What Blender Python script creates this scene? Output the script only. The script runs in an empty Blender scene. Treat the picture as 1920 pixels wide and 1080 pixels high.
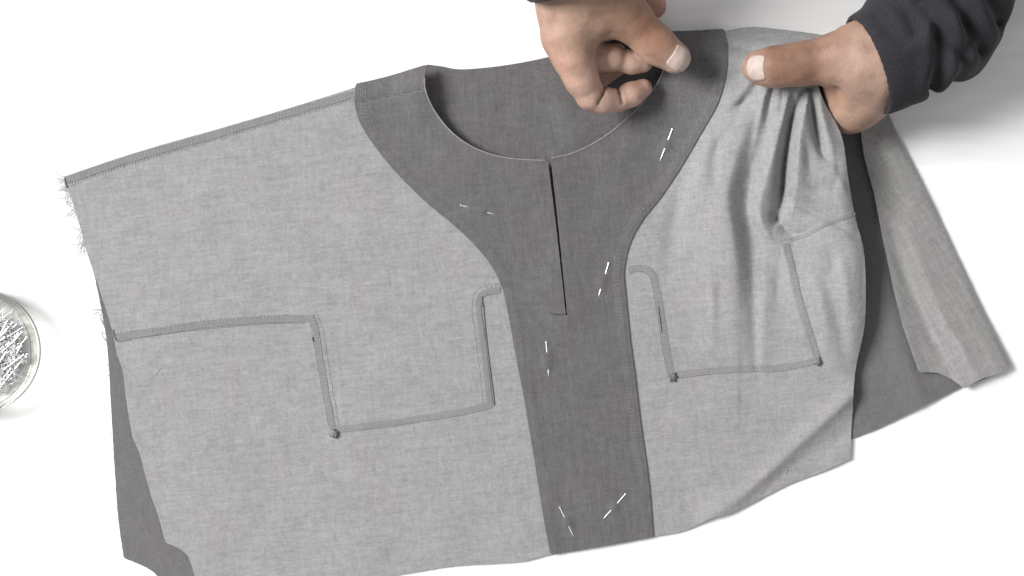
import bpy, bmesh, math, random
import numpy as np
from mathutils import Vector, Matrix
from mathutils.geometry import delaunay_2d_cdt
random.seed(7); rng = np.random.default_rng(7)
scene = bpy.context.scene
COL = scene.collection

# ------------------------------------------------------------------ camera, light, exposure
CAM_H = 0.88                      # camera height above the table (m); 0.64 m of table across the frame
PX = 3000.0                       # picture pixels (1920 wide) per metre on the table
cam = bpy.data.cameras.new('camera'); cam.sensor_width = 36.0; cam.lens = 36.0 * CAM_H / 0.64
cam.clip_start = 0.01; cam.clip_end = 50
camo = bpy.data.objects.new('camera', cam); COL.objects.link(camo)
camo.location = (0, 0, CAM_H); camo.rotation_euler = (0, 0, 0); scene.camera = camo

world = bpy.data.worlds.new('World'); scene.world = world; world.use_nodes = True
world.node_tree.nodes['Background'].inputs[0].default_value = (1.0, 1.0, 1.0, 1)
world.node_tree.nodes['Background'].inputs[1].default_value = 0.45

def area_light(name, loc, target, size, power, color):
    l = bpy.data.lights.new(name, 'AREA'); l.shape = 'SQUARE'; l.size = size; l.energy = power; l.color = color
    o = bpy.data.objects.new(name, l); COL.objects.link(o); o.location = loc
    o.rotation_euler = (Vector(target) - Vector(loc)).to_track_quat('-Z', 'Y').to_euler()
    return o
area_light('window_light', (-3.35, 0.9, 2.85), (0, 0, 0), 1.7, 325, (1.0, 0.99, 0.975))

scene.view_settings.view_transform = 'Standard'; scene.view_settings.look = 'None'
scene.view_settings.exposure = 0.0; scene.view_settings.gamma = 1.0
scene.view_settings.use_curve_mapping = False

# ------------------------------------------------------------------ helpers
def P(x, y, z=0.0):
    """picture pixel + height in mm -> world point (m)"""
    h = z / 1000.0; s = (CAM_H - h) / CAM_H / PX
    return ((x - 960.0) * s, (540.0 - y) * s, h)

def tag(o, label=None, cat=None, group=None, kind=None):
    if label: o['label'] = label
    if cat: o['category'] = cat
    if group: o['group'] = group
    if kind: o['kind'] = kind
    return o

def empty(name, loc):
    o = bpy.data.objects.new(name, None); COL.objects.link(o); o.location = loc; o.empty_display_size = 0.02
    return o

def mesh_obj(name, verts, faces, mat, parent=None, smooth=True):
    me = bpy.data.meshes.new(name); me.from_pydata([tuple(map(float, v)) for v in verts], [], [tuple(int(i) for i in f) for f in faces])
    me.update()
    if smooth: me.polygons.foreach_set('use_smooth', [True] * len(me.polygons))
    me.materials.append(mat)
    o = bpy.data.objects.new(name, me); COL.objects.link(o)
    if parent:
        o.parent = parent
        bpy.context.view_layer.update()
        o.matrix_parent_inverse = parent_world(parent).inverted()
    return o

def parent_world(o):
    m = Matrix.Translation(o.location)
    if o.parent: m = parent_world(o.parent) @ o.matrix_parent_inverse @ m
    return m

def catmull(pts, n=8):
    p = np.array(pts, float)
    if len(p) < 3: 
        t = np.linspace(0, 1, n + 1)[:, None]; return p[0] * (1 - t) + p[1] * t
    q = np.vstack([2 * p[0] - p[1], p, 2 * p[-1] - p[-2]]); out = []
    for i in range(1, len(q) - 2):
        a, b, c, d = q[i - 1], q[i], q[i + 1], q[i + 2]
        for k in range(n):
            t = k / n
            out.append(0.5 * ((2 * b) + (c - a) * t + (2 * a - 5 * b + 4 * c - d) * t * t + (-a + 3 * b - 3 * c + d) * t ** 3))
    out.append(q[-2]); return np.array(out)

def resample(p, step):
    p = np.asarray(p, float); d = np.r_[0, np.cumsum(np.linalg.norm(np.diff(p, axis=0), axis=1))]
    n = max(2, int(round(d[-1] / step)) + 1); s = np.linspace(0, d[-1], n)
    return np.stack([np.interp(s, d, p[:, k]) for k in range(p.shape[1])], 1)

def curve(pts, step=4): return resample(catmull(pts, 10), step)

def poly_dist(X, Y, poly):
    """distance, signed side (+ = right of travel on the picture) and 0..1 position along a polyline"""
    poly = np.asarray(poly, float); L = np.linalg.norm(np.diff(poly, axis=0), axis=1); T = L.sum(); acc = 0
    best = np.full(X.shape, 1e9); side = np.zeros(X.shape); tt = np.zeros(X.shape)
    for i in range(len(poly) - 1):
        a = poly[i]; b = poly[i + 1]; e = b - a; l2 = e @ e + 1e-9
        t = np.clip(((X - a[0]) * e[0] + (Y - a[1]) * e[1]) / l2, 0, 1)
        dx = X - a[0] - t * e[0]; dy = Y - a[1] - t * e[1]; d = np.hypot(dx, dy)
        s = np.where((e[0] * dy - e[1] * dx) >= 0, 1.0, -1.0)
        m = d < best; best = np.where(m, d, best); side = np.where(m, s, side); tt = np.where(m, (acc + t * L[i]) / T, tt)
        acc += L[i]
    return best, side, tt

def inside(X, Y, poly):
    r = np.zeros(X.shape, bool); n = len(poly); j = n - 1
    for i in range(n):
        xi, yi = poly[i]; xj, yj = poly[j]
        if yi != yj:
            c = ((yi > Y) != (yj > Y)) & (X < (xj - xi) * (Y - yi) / (yj - yi) + xi); r ^= c
        j = i
    return r

def sstep(a, b, x):
    t = np.clip((x - a) / (b - a), 0, 1); return t * t * (3 - 2 * t)

class VNoise:
    def __init__(s, seed): s.g = np.random.default_rng(seed).random((64, 64)) * 2 - 1
    def __call__(s, x, y):
        xi = np.floor(x).astype(int); yi = np.floor(y).astype(int); fx = x - xi; fy = y - yi
        fx = fx * fx * (3 - 2 * fx); fy = fy * fy * (3 - 2 * fy); g = s.g
        a = g[xi % 64, yi % 64]; b = g[(xi + 1) % 64, yi % 64]; c = g[xi % 64, (yi + 1) % 64]; d = g[(xi + 1) % 64, (yi + 1) % 64]
        return (a * (1 - fx) + b * fx) * (1 - fy) + (c * (1 - fx) + d * fx) * fy
n1, n2, n3 = VNoise(1), VNoise(2), VNoise(3)

def sheet(name, poly, hfun, mat, parent, step=7.0, fine=(), thick=0.5, ragged=0.0):
    """cloth piece: outline in picture pixels, height function in mm, triangulated densely and given thickness"""
    poly = np.asarray(poly, float)
    if ragged:
        k = np.arange(len(poly)); poly = poly + np.stack([n1(k * .83, k * 0 + 3.3), n2(k * .83, k * 0 + 7.7)], 1) * ragged
    x0, y0 = poly.min(0); x1, y1 = poly.max(0); pts = []
    for bx in [(x0, y0, x1, y1, step)] + list(fine):
        ax, ay, cx, cy, st = bx
        gx, gy = np.meshgrid(np.arange(max(ax, x0), min(cx, x1), st), np.arange(max(ay, y0), min(cy, y1), st * .87))
        gx = gx + (np.arange(gx.shape[0]) % 2)[:, None] * st * .5
        gx = gx.ravel() + rng.uniform(-.18, .18, gx.size) * st; gy = gy.ravel() + rng.uniform(-.18, .18, gy.size) * st
        m = inside(gx, gy, poly)
        for f in fine:
            if f is not bx: m &= ~((gx > f[0]) & (gx < f[2]) & (gy > f[1]) & (gy < f[3]) & (f[4] < st))
        gx, gy = gx[m], gy[m]
        d, _, _ = poly_dist(gx, gy, np.vstack([poly, poly[:1]]))
        k = d > st * .45; pts.append(np.stack([gx[k], gy[k]], 1))
    allp = np.vstack([poly] + pts); n = len(poly)
    vs, es, fs, *_ = delaunay_2d_cdt([Vector((a, -b)) for a, b in allp], [(i, (i + 1) % n) for i in range(n)], [], 1, 1e-5)
    xy = np.array([(v.x, -v.y) for v in vs]); z = hfun(xy[:, 0], xy[:, 1])
    o = mesh_obj(name, [P(a, b, c) for (a, b), c in zip(xy, z)], fs, mat, parent)
    md = o.modifiers.new('thickness', 'SOLIDIFY'); md.thickness = thick * .6 / 1000; md.offset = -1
    es = o.modifiers.new('crisp_rim', 'EDGE_SPLIT'); es.split_angle = math.radians(58)
    return o

def tube_geo(pts, r, sides=5, cap=True, V=None, F=None):
    """append a tube along world points; r scalar or list"""
    pts = [Vector(p) for p in pts]; n = len(pts); rr = r if hasattr(r, '__len__') else [r] * n; b = len(V)
    for i, p in enumerate(pts):
        t = (pts[min(i + 1, n - 1)] - pts[max(i - 1, 0)]).normalized()
        up = Vector((0, 0, 1)) if abs(t.z) < .9 else Vector((1, 0, 0))
        s = t.cross(up).normalized(); u = s.cross(t)
        for k in range(sides):
            a = 2 * math.pi * k / sides; V.append(p + (s * math.cos(a) + u * math.sin(a)) * rr[i])
    for i in range(n - 1):
        for k in range(sides):
            F.append((b + i * sides + k, b + i * sides + (k + 1) % sides, b + (i + 1) * sides + (k + 1) % sides, b + (i + 1) * sides + k))
    if cap:
        F.append(tuple(b + k for k in range(sides))[::-1]); F.append(tuple(b + (n - 1) * sides + k for k in range(sides)))

def surface_nets(sdf, lo, hi, h):
    ax = [np.arange(lo[k], hi[k] + h, h) for k in range(3)]
    X, Y, Z = np.meshgrid(*ax, indexing='ij'); V = sdf(X, Y, Z); S = V < 0
    nx, ny, nz = V.shape
    cs = np.zeros((nx - 1, ny - 1, nz - 1, 3)); cn = np.zeros((nx - 1, ny - 1, nz - 1))
    def sl(o): return tuple(slice(o[k], V.shape[k] - 1 + o[k]) for k in range(3))
    for axis in range(3):
        for a in (0, 1):
            for b in (0, 1):
                o0 = [0, 0, 0]; oth = [k for k in range(3) if k != axis]; o0[oth[0]] = a; o0[oth[1]] = b
                o1 = list(o0); o1[axis] = 1; v0 = V[sl(o0)]; v1 = V[sl(o1)]; m = (v0 < 0) != (v1 < 0)
                t = np.where(m, v0 / np.where(m, v0 - v1, 1), 0)
                for k in range(3): cs[..., k] += np.where(m, (t if k == axis else o0[k]), 0)
                cn += m
    idx = np.full(cn.shape, -1); act = cn > 0; idx[act] = np.arange(act.sum())
    ijk = np.argwhere(act); verts = np.array(lo) + (ijk + cs[act] / cn[act][:, None]) * h
    faces = []
    for axis in range(3):
        o1, o2 = [(1, 2), (2, 0), (0, 1)][axis]
        s0 = [slice(None)] * 3; s1 = [slice(None)] * 3; s0[axis] = slice(0, -1); s1[axis] = slice(1, None)
        A = S[tuple(s0)]; B = S[tuple(s1)]
        e = np.argwhere(A != B); e = e[(e[:, o1] > 0) & (e[:, o2] > 0) & (e[:, o1] < V.shape[o1] - 1) & (e[:, o2] < V.shape[o2] - 1)]
        d1 = np.zeros(3, int); d1[o1] = 1; d2 = np.zeros(3, int); d2[o2] = 1
        q = np.stack([idx[tuple((e - d1 - d2).T)], idx[tuple((e - d2).T)], idx[tuple(e.T)], idx[tuple((e - d1).T)]], 1)
        fl = B[tuple(e.T)]; q[fl] = q[fl][:, ::-1]; faces.append(q)
    return verts, np.vstack(faces)

def seg(X, Y, Z, a, b, ra, rb):
    a = np.array(a, float); b = np.array(b, float); e = b - a
    t = np.clip(((X - a[0]) * e[0] + (Y - a[1]) * e[1] + (Z - a[2]) * e[2]) / (e @ e + 1e-12), 0, 1)
    return np.sqrt((X - a[0] - t * e[0]) ** 2 + (Y - a[1] - t * e[1]) ** 2 + (Z - a[2] - t * e[2]) ** 2) - (ra + (rb - ra) * t)
def smin(a, b, k):
    h = np.clip(.5 + .5 * (b - a) / k, 0, 1); return b * (1 - h) + a * h - k * h * (1 - h)
def smax(a, b, k): return -smin(-a, -b, k)

# ------------------------------------------------------------------ materials
def new_mat(name):
    m = bpy.data.materials.new(name); m.use_nodes = True; nt = m.node_tree
    return m, nt, nt.nodes['Principled BSDF']
def node(nt, t, **kw):
    n = nt.nodes.new(t)
    for k, v in kw.items():
        if k in n.inputs: n.inputs[k].default_value = v
        else: setattr(n, k, v)
    return n
def ramp(nt, fac, stops):
    r = nt.nodes.new('ShaderNodeValToRGB'); e = r.color_ramp.elements
    while len(e) < len(stops): e.new(.5)
    for s, (p, c) in zip(e, stops): s.position = p; s.color = (*c, 1)
    nt.links.new(fac, r.inputs[0]); return r.outputs[0]
def mixc(nt, fac, a, b, mode='MIX'):
    m = nt.nodes.new('ShaderNodeMix'); m.data_type = 'RGBA'; m.blend_type = mode
    for s, v in ((m.inputs[0], fac), (m.inputs[6], a), (m.inputs[7], b)):
        if hasattr(v, 'links'): nt.links.new(v, s)
        elif isinstance(v, tuple): s.default_value = (*v, 1)
        else: s.default_value = v
    return m.outputs[2]

def cloth_mat(name, base, rot, streak=(80, 520), contrast=.27, tint=.035):
    """woven chambray: long fine flecks along the yarn, faint coloured blotches, thread relief"""
    m, nt, bs = new_mat(name); L = nt.links
    tc = node(nt, 'ShaderNodeTexCoord')
    mp = node(nt, 'ShaderNodeMapping'); mp.inputs['Rotation'].default_value = (0, 0, math.radians(rot)); L.new(tc.outputs['Object'], mp.inputs[0])
    def stretched(sx, sy, det=3.0, dist=0.0):
        s = node(nt, 'ShaderNodeMapping'); s.inputs['Scale'].default_value = (sx, sy, 200); L.new(mp.outputs[0], s.inputs[0])
        n = node(nt, 'ShaderNodeTexNoise', Scale=1.0, Detail=det, Roughness=.62, Distortion=dist); L.new(s.outputs[0], n.inputs[0]); return n.outputs[0]
    weft = stretched(*streak, 4.0, .9); warp = stretched(streak[1] * .8, streak[0] * 1.3, 4.0, .9); fine = stretched(700, 1000, 2.0)
    slub = stretched(streak[0] * .55, streak[1] * .45, 5.0, 1.5); slub2 = stretched(streak[1] * .5, streak[0] * .8, 4.0, 1.5)
    a = mixc(nt, .45, weft, warp); a = mixc(nt, .33, a, fine); a = mixc(nt, .25, a, mixc(nt, .4, slub, slub2))
    lo = tuple(c * (1 - contrast) for c in base); hi = tuple(min(1, c * (1 + contrast)) for c in base)
    colr = ramp(nt, a, [(.36, lo), (.64, hi)])
    bl = node(nt, 'ShaderNodeTexNoise', Scale=26.0, Detail=3.0); L.new(mp.outputs[0], bl.inputs[0])
    tin = ramp(nt, bl.outputs[0], [(.32, (1 - tint * .3, 1 + tint * .25, 1 - tint * .1)), (.5, (1, 1, 1)), (.68, (1 + tint * .6, 1 - tint * .45, 1 + tint * .5))])
    colr = mixc(nt, 1.0, colr, tin, 'MULTIPLY'); L.new(colr, bs.inputs['Base Color'])
    bs.inputs['Roughness'].default_value = .92; bs.inputs['Specular IOR Level'].default_value = .15
    bs.inputs['Sheen Weight'].default_value = .12
    b = node(nt, 'ShaderNodeBump', Strength=.35, Distance=.0006); L.new(a, b.inputs['Height'])
    big = node(nt, 'ShaderNodeTexNoise', Scale=55.0, Detail=4.0, Roughness=.55); L.new(mp.outputs[0], big.inputs[0])
    b2 = node(nt, 'ShaderNodeBump', Strength=.30, Distance=.0016); L.new(big.outputs[0], b2.inputs['Height']); L.new(b.outputs[0], b2.inputs['Normal'])
    L.new(b2.outputs[0], bs.inputs['Normal'])
    return m

M = {}
M['light'] = cloth_mat('light_chambray', (.287, .286, .290), -6)
M['seam'] = cloth_mat('seam_chambray', (.222, .218, .222), -6, contrast=.16)
M['dark'] = cloth_mat('dark_chambray', (.124, .120, .123), 84, contrast=.30, tint=.06)
M['back'] = cloth_mat('back_chambray', (.142, .140, .144), 80, contrast=.20)
M['flap'] = cloth_mat('flap_chambray', (.272, .266, .264), 60)

def plain(name, c, rough=.7, metal=0.0, spec=.5):
    m, nt, bs = new_mat(name); bs.inputs['Base Color'].default_value = (*c, 1); bs.inputs['Roughness'].default_value = rough
    bs.inputs['Metallic'].default_value = metal; bs.inputs['Specular IOR Level'].default_value = spec
    n = node(nt, 'ShaderNodeTexNoise', Scale=300.0); tc = node(nt, 'ShaderNodeTexCoord'); nt.links.new(tc.outputs['Object'], n.inputs[0])
    nt.links.new(ramp(nt, n.outputs[0], [(.3, tuple(k * .88 for k in c)), (.7, tuple(min(1, k * 1.1) for k in c))]), bs.inputs['Base Color'])
    return m
M['thread'] = plain('grey_thread', (.36, .355, .358), .8)
M['thread_dark'] = plain('dark_thread', (.17, .16, .165), .8)
M['thread_black'] = plain('black_thread', (.05, .048, .05), .8)
M['thread_facing'] = plain('facing_thread', (.25, .24, .246), .8)
M['fibre'] = plain('loose_fibre', (.42, .41, .42), .8)
M['steel'] = plain('pin_steel', (.80, .80, .80), .35, .45)
M['pile_steel'] = plain('pile_steel', (.86, .86, .87), .3, .8)
M['pinhead'] = plain('pin_head', (.80, .80, .79), .3, .3)

# white table: pale laminate with the faintest long grain
m, nt, bs = new_mat('white_table'); L = nt.links
tc = node(nt, 'ShaderNodeTexCoord'); mp = node(nt, 'ShaderNodeMapping'); mp.inputs['Scale'].default_value = (7, 75, 1); L.new(tc.outputs['Object'], mp.inputs[0])
ns = node(nt, 'ShaderNodeTexNoise', Scale=1.0, Detail=5.0, Roughness=.6, Distortion=.6); L.new(mp.outputs[0], ns.inputs[0])
L.new(ramp(nt, ns.outputs[0], [(.35, (.80, .80, .805)), (.6, (.875, .875, .875))]), bs.inputs['Base Color'])
bs.inputs['Roughness'].default_value = .45; bs.inputs['Specular IOR Level'].default_value = .3
M['table'] = m

# dark sweatshirt
m, nt, bs = new_mat('charcoal_knit'); L = nt.links
tc = node(nt, 'ShaderNodeTexCoord'); ns = node(nt, 'ShaderNodeTexNoise', Scale=900.0, Detail=2.0); L.new(tc.outputs['Object'], ns.inputs[0])
L.new(ramp(nt, ns.outputs[0], [(.3, (.022, .021, .025)), (.7, (.036, .034, .039))]), bs.inputs['Base Color'])
bs.inputs['Roughness'].default_value = .95; bs.inputs['Specular IOR Level'].default_value = .1; bs.inputs['Sheen Weight'].default_value = .08
bp = node(nt, 'ShaderNodeBump', Strength=.4, Distance=.0006); L.new(ns.outputs[0], bp.inputs['Height']); L.new(bp.outputs[0], bs.inputs['Normal'])
M['knit'] = m

# skin: tone per vertex (brown back of the hand, paler palm side), pores and fine lines
m, nt, bs = new_mat('skin'); L = nt.links
at = node(nt, 'ShaderNodeVertexColor', layer_name='tone'); tc = node(nt, 'ShaderNodeTexCoord')
ns = node(nt, 'ShaderNodeTexNoise', Scale=110.0, Detail=4.0); L.new(tc.outputs['Object'], ns.inputs[0])
v = ramp(nt, ns.outputs[0], [(.28, (.80, .76, .73)), (.5, (1, .99, .98)), (.72, (1.13, 1.10, 1.08))])
L.new(mixc(nt, 1.0, at.outputs[0], v, 'MULTIPLY'), bs.inputs['Base Color'])
bs.inputs['Roughness'].default_value = .52; bs.inputs['Specular IOR Level'].default_value = .35
bs.inputs['Subsurface Weight'].default_value = .12; bs.inputs['Subsurface Radius'].default_value = (.004, .0016, .0008); bs.inputs['Subsurface Scale'].default_value = 1.0
vo = node(nt, 'ShaderNodeTexVoronoi', Scale=650.0); vo.feature = 'DISTANCE_TO_EDGE'; L.new(tc.outputs['Object'], vo.inputs[0])
bp = node(nt, 'ShaderNodeBump', Strength=.4, Distance=.0006); L.new(vo.outputs[0], bp.inputs['Height'])
bp2 = node(nt, 'ShaderNodeBump', Strength=.45, Distance=.0016); L.new(ns.outputs[0], bp2.inputs['Height']); L.new(bp.outputs[0], bp2.inputs['Normal'])
L.new(bp2.outputs[0], bs.inputs['Normal']); M['skin'] = m
M['nail'] = plain('nail', (.50, .405, .365), .5, 0.0, .25)

# clear glass of the pin dish
m, nt, bs = new_mat('clear_glass'); L = nt.links
tr = node(nt, 'ShaderNodeBsdfTransparent'); tr.inputs[0].default_value = (.985, .987, .98, 1)
gl = node(nt, 'ShaderNodeBsdfGlossy', Roughness=.03); fr = node(nt, 'ShaderNodeFresnel', IOR=1.28)
mx = node(nt, 'ShaderNodeMixShader'); L.new(fr.outputs[0], mx.inputs[0]); L.new(tr.outputs[0], mx.inputs[1]); L.new(gl.outputs[0], mx.inputs[2])
L.new(mx.outputs[0], nt.nodes['Material Output'].inputs['Surface']); M['glass'] = m
M['rim_glass'] = m.copy(); M['rim_glass'].name = 'rim_glass'
for n_ in M['rim_glass'].node_tree.nodes:
    if n_.bl_idname == 'ShaderNodeBsdfTransparent': n_.inputs[0].default_value = (.88, .895, .86, 1)

# ------------------------------------------------------------------ table
bm = bmesh.new(); bmesh.ops.create_cube(bm, size=1.0)
for vv in bm.verts: vv.co = (vv.co.x * 2.4, vv.co.y * 1.5 - .12, (vv.co.z - .5) * .03)
bmesh.ops.bevel(bm, geom=list(bm.edges), offset=.002, segments=2, affect='EDGES')
me = bpy.data.meshes.new('table_top'); bm.to_mesh(me); bm.free(); me.materials.append(M['table'])
tb = bpy.data.objects.new('table_top', me); COL.objects.link(tb)
tag(tb, 'plain white table top under the garment', kind='structure')

# ------------------------------------------------------------------ garment
G = empty('garment', P(960, 600, 0))
tag(G, 'unfinished light grey top turned inside out with dark grey neck facing, spread on white table', 'garment')

NECK_L = curve([(800, 122), (796, 145), (799, 172), (815, 207), (845, 245), (885, 274), (930, 291), (975, 298), (1025, 300)], 4)
NECK_R = curve([(1034, 296), (1075, 286), (1120, 264), (1160, 235), (1195, 202), (1222, 170), (1240, 140), (1250, 100), (1252, 59)], 4)
SLIT = [(1029, 298), (1046, 440), (1062, 588)]
PINS = {   # visible ends and the stretch where the pin dips under the cloth
 'a': ((865, 385), (927, 402), .24, .68), 'b': ((1260, 243), (1237, 303), .33, .60), 'c': ((1141, 494), (1122, 556), .38, .70),
 'd': ((1024, 642), (1029, 707), .36, .72), 'e': ((1050, 952), (1076, 1007), .40, .56), 'f': ((1172, 927), (1131, 973), .44, .55)}

FOLD_POW = 1.6
FOLDS = [
 ([(1420, 205), (1411, 260), (1405, 320), (1398, 375), (1405, 450), (1410, 540), (1410, 670)], 26, 16, (-.6, -1.5, -2.2, -2.2, -1.5, -.8, -.3)),  # polyline, width on the left side, width on the right side (of travel), heights in mm along it
 ([(1428, 180), (1395, 250), (1372, 320), (1363, 375), (1375, 450), (1384, 560), (1386, 690)], 80, 36, (2.0, 6.0, 7.6, 7.6, 6.0, 3.6, 1.0)),
 ([(1480, 168), (1464, 235), (1446, 300), (1424, 385), (1437, 440), (1464, 485)], 14, 30, (2, 4.0, 5.0, 5.0, 3.4, .4)), ([(1436, 450), (1434, 560), (1430, 690)], 16, 30, (.4, 1.8, .5)),
 ([(1384, 500), (1388, 560), (1392, 690)], 7, 7, (0, -.2, -.35)), ([(1410, 500), (1414, 560), (1416, 690)], 7, 7, (0, -.35, -.5)),
 ([(1512, 165), (1490, 205), (1474, 290), (1467, 365), (1457, 412)], 12, 6, (-3, -7, -8, -8, -2.5)),
 ([(1524, 165), (1506, 220), (1496, 300), (1490, 370), (1478, 420)], 9, 26, (2, 4, 5.0, 4.0, .5)),
 ([(1520, 165), (1526, 225), (1540, 285), (1560, 305)], 6, 10, (-5, -5.5, -4, -.5)),
 ([(1536, 190), (1548, 240), (1565, 290)], 14, 14, (2.5, 2.5, .5)),
 ([(1488, 378), (1520, 395), (1560, 415), (1603, 441)], 9, 16, (-2.2, -2.2, -2.0, -1.4)),
 ([(1410, 398), (1448, 452), (1470, 480)], 10, 16, (1.2, 1.6, .2)),
 ([(1457, 412), (1490, 440), (1530, 428)], 9, 9, (-2.4, -2.0, -.3)),
 ([(1420, 160), (1402, 186), (1362, 211)], 7, 9, (-2.0, -2.0, -.2)),
 ([(1452, 155), (1442, 190), (1436, 240)], 6, 7, (-2.2, -2.0, -.3)),
 ([(1470, 155), (1466, 195), (1460, 245)], 6, 7, (-1.8, -1.6, -.3)),
 ([(1366, 88), (1420, 96), (1450, 92)], 8, 12, (-1.8, -2.2, -.5)),
 ([(1606, 735), (1560, 778), (1500, 832), (1440, 888), (1385, 935), (1330, 974)], 22, 13, (2.4, 2.4, 2.1, 2.0, 1.8, 1.4)),
 ([(1600, 790), (1560, 830), (1500, 880), (1430, 925)], 16, 16, (-.5, -.8, -.8, -.4)),
 ([(1285, 330), (1262, 420), (1250, 500)], 14, 26, (-.4, -1.3, -.6)),
 ([(1330, 470), (1336, 560), (1332, 660)], 12, 12, (.2, .5, .2)),
 ([(1540, 500), (1570, 600), (1590, 690)], 18, 18, (-.3, -1.5, -.8)),
 ([(1500, 470), (1540, 560), (1556, 640)], 12, 18, (.2, .9, .2)),
 ([(1418, 152), (1392, 190), (1372, 232)], 7, 9, (-.9, -1.2, -.1)), ([(1488, 158), (1482, 200), (1470, 262)], 6, 8, (-1.4, -1.4, -.1)), ([(1500, 158), (1494, 184), (1488, 212)], 4, 5, (1.2, 1.2, 0)),
 ([(1440, 158), (1428, 200), (1416, 262), (1402, 320)], 6, 8, (1.0, 1.3, .8, 0)), ([(1330, 250), (1322, 330), (1310, 400)], 16, 10, (0, .7, 0)), ([(1350, 240), (1340, 300), (1338, 380)], 8, 12, (0, -.9, 0)),
 ([(1500, 330), (1530, 352), (1572, 360)], 8, 12, (0, -1.0, 0)), ([(1560, 310), (1580, 350), (1600, 390)], 10, 10, (0, 1.2, 0)), ([(1455, 470), (1460, 520), (1452, 600)], 9, 12, (0, -.8, 0)),
 ([(1545, 455), (1560, 490), (1552, 540)], 8, 12, (0, -.9, 0)), ([(1575, 470), (1588, 540), (1590, 620)], 10, 10, (0, 1.0, 0)), ([(1290, 560), (1300, 620), (1296, 670)], 14, 14, (0, -.4, 0)),
 ([(1345, 740), (1420, 770), (1500, 760)], 20, 24, (0, .35, 0)), ([(1240, 860), (1330, 830), (1440, 850)], 24, 24, (0, -.35, 0)),
 ([(1345, 215), (1318, 300), (1290, 380), (1275, 450)], 14, 20, (0, .9, .9, 0)), ([(1382, 230), (1352, 262), (1322, 322)], 8, 12, (0, -.8, 0)), ([(1446, 410), (1470, 470), (1482, 540), (1490, 610)], 9, 14, (0, 1.0, .8, 0)),
 ([(1505, 240), (1516, 300), (1520, 352)], 9, 12, (0, -1.2, 0)), ([(1565, 260), (1572, 320), (1560, 370)], 8, 10, (0, -1.0, 0)), ([(1355, 470), (1348, 560), (1352, 650)], 8, 10, (0, -.5, 0)), ([(1510, 560), (1525, 640), (1565, 720)], 12, 16, (0, -.9, 0)),
 ([(1064, 592), (1078, 760), (1105, 980)], 3, 5, (.12, .12, .1)),
 ([(1190, 260), (1140, 380), (1110, 480)], 40, 40, (.3, .7, .2)),
 ([(700, 420), (560, 480), (420, 500)], 60, 60, (.3, .6, .2)),
]
def fold_sum(X, Y, folds):
    z = np.zeros(X.shape)
    for pl, wl, wr, hs in folds:
        pl = catmull(pl, 4); x0, y0 = pl.min(0) - 4.5 * max(wl, wr) - 10; x1, y1 = pl.max(0) + 4.5 * max(wl, wr) + 10
        m = (X > x0) & (X < x1) & (Y > y0) & (Y < y1)
        if not m.any(): continue
        d, s, t = poly_dist(X[m], Y[m], pl); w = np.where(s > 0, wr, wl)
        w = np.where(s > 0, wl, wr)
        z[m] += np.interp(t, np.linspace(0, 1, len(hs)), hs) * np.exp(-((d + .6) / w) ** FOLD_POW)
    return z

def hF(X, Y):
    X = np.asarray(X, float); Y = np.asarray(Y, float)
    z = np.full(X.shape, 2.4)
    z += .55 * n1(X / 190, Y / 160) + .5 * n2(X / 75 + 9, Y / 85) + .17 * n3(X / 31, Y / 24)
    dn = np.minimum(poly_dist(X, Y, NECK_L[::4])[0], poly_dist(X, Y, NECK_R[::4])[0])
    z += 4.2 * np.exp(-(dn / 75) ** 2)
    z += 1.0 * np.exp(-(poly_dist(X, Y, SLIT)[0] / 45) ** 2)
    # left neck corner stands up before it turns over the shoulder
    z += 6.0 * np.exp(-((X - 795) / 45) ** 2 - ((Y - 160) / 45) ** 2)
    # the cloth gathered up between thumb and fingers on the right shoulder
    dx = X - 1530; dy = Y - 165
    g = np.exp(-(dx / np.where(dx < 0, 150, 170)) ** 2 - (dy / np.where(dy > 0, 190, 400)) ** 2)
    top = sstep(40, 112, Y + .03 * (1450 - X))
    z += 31.0 * g * (.12 + .88 * top)
    z += 9.0 * np.exp(-((X - 1330) / 120) ** 2 - ((Y - 150) / 120) ** 2) * (.1 + .9 * top)
    z += 19.0 * sstep(1400, 1600, X) * sstep(190, 340, Y) * (1 - sstep(480, 850, Y))
    # the free right edge turns down a little
    edge = np.interp(Y, [150, 200, 260, 400, 470, 600, 700, 860], [1532, 1548, 1580, 1602, 1620, 1622, 1603, 1594])
    e = np.clip((X - (edge - 26)) / 26, 0, 1)
    z -= 3.0 * e * e * sstep(240, 330, Y) * (1 - sstep(600, 820, Y))
    z += 1.6 * fold_sum(X, Y, FOLDS)
    for a, b, t0, t1 in PINS.values():
        a = np.array(a, float); b = np.array(b, float)
        pl = np.array([a + (b - a) * (t0 + .04), a + (b - a) * (t1 - .04)])
        m = (np.abs(X - a[0]) < 110) & (np.abs(Y - a[1]) < 110)
        if m.any(): z[m] += .95 * np.exp(-(poly_dist(X[m], Y[m], pl)[0] / 9) ** 2)
    return np.maximum(z, 1.9)
def h1(x, y): return float(hF(np.array([x]), np.array([y]))[0])

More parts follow.
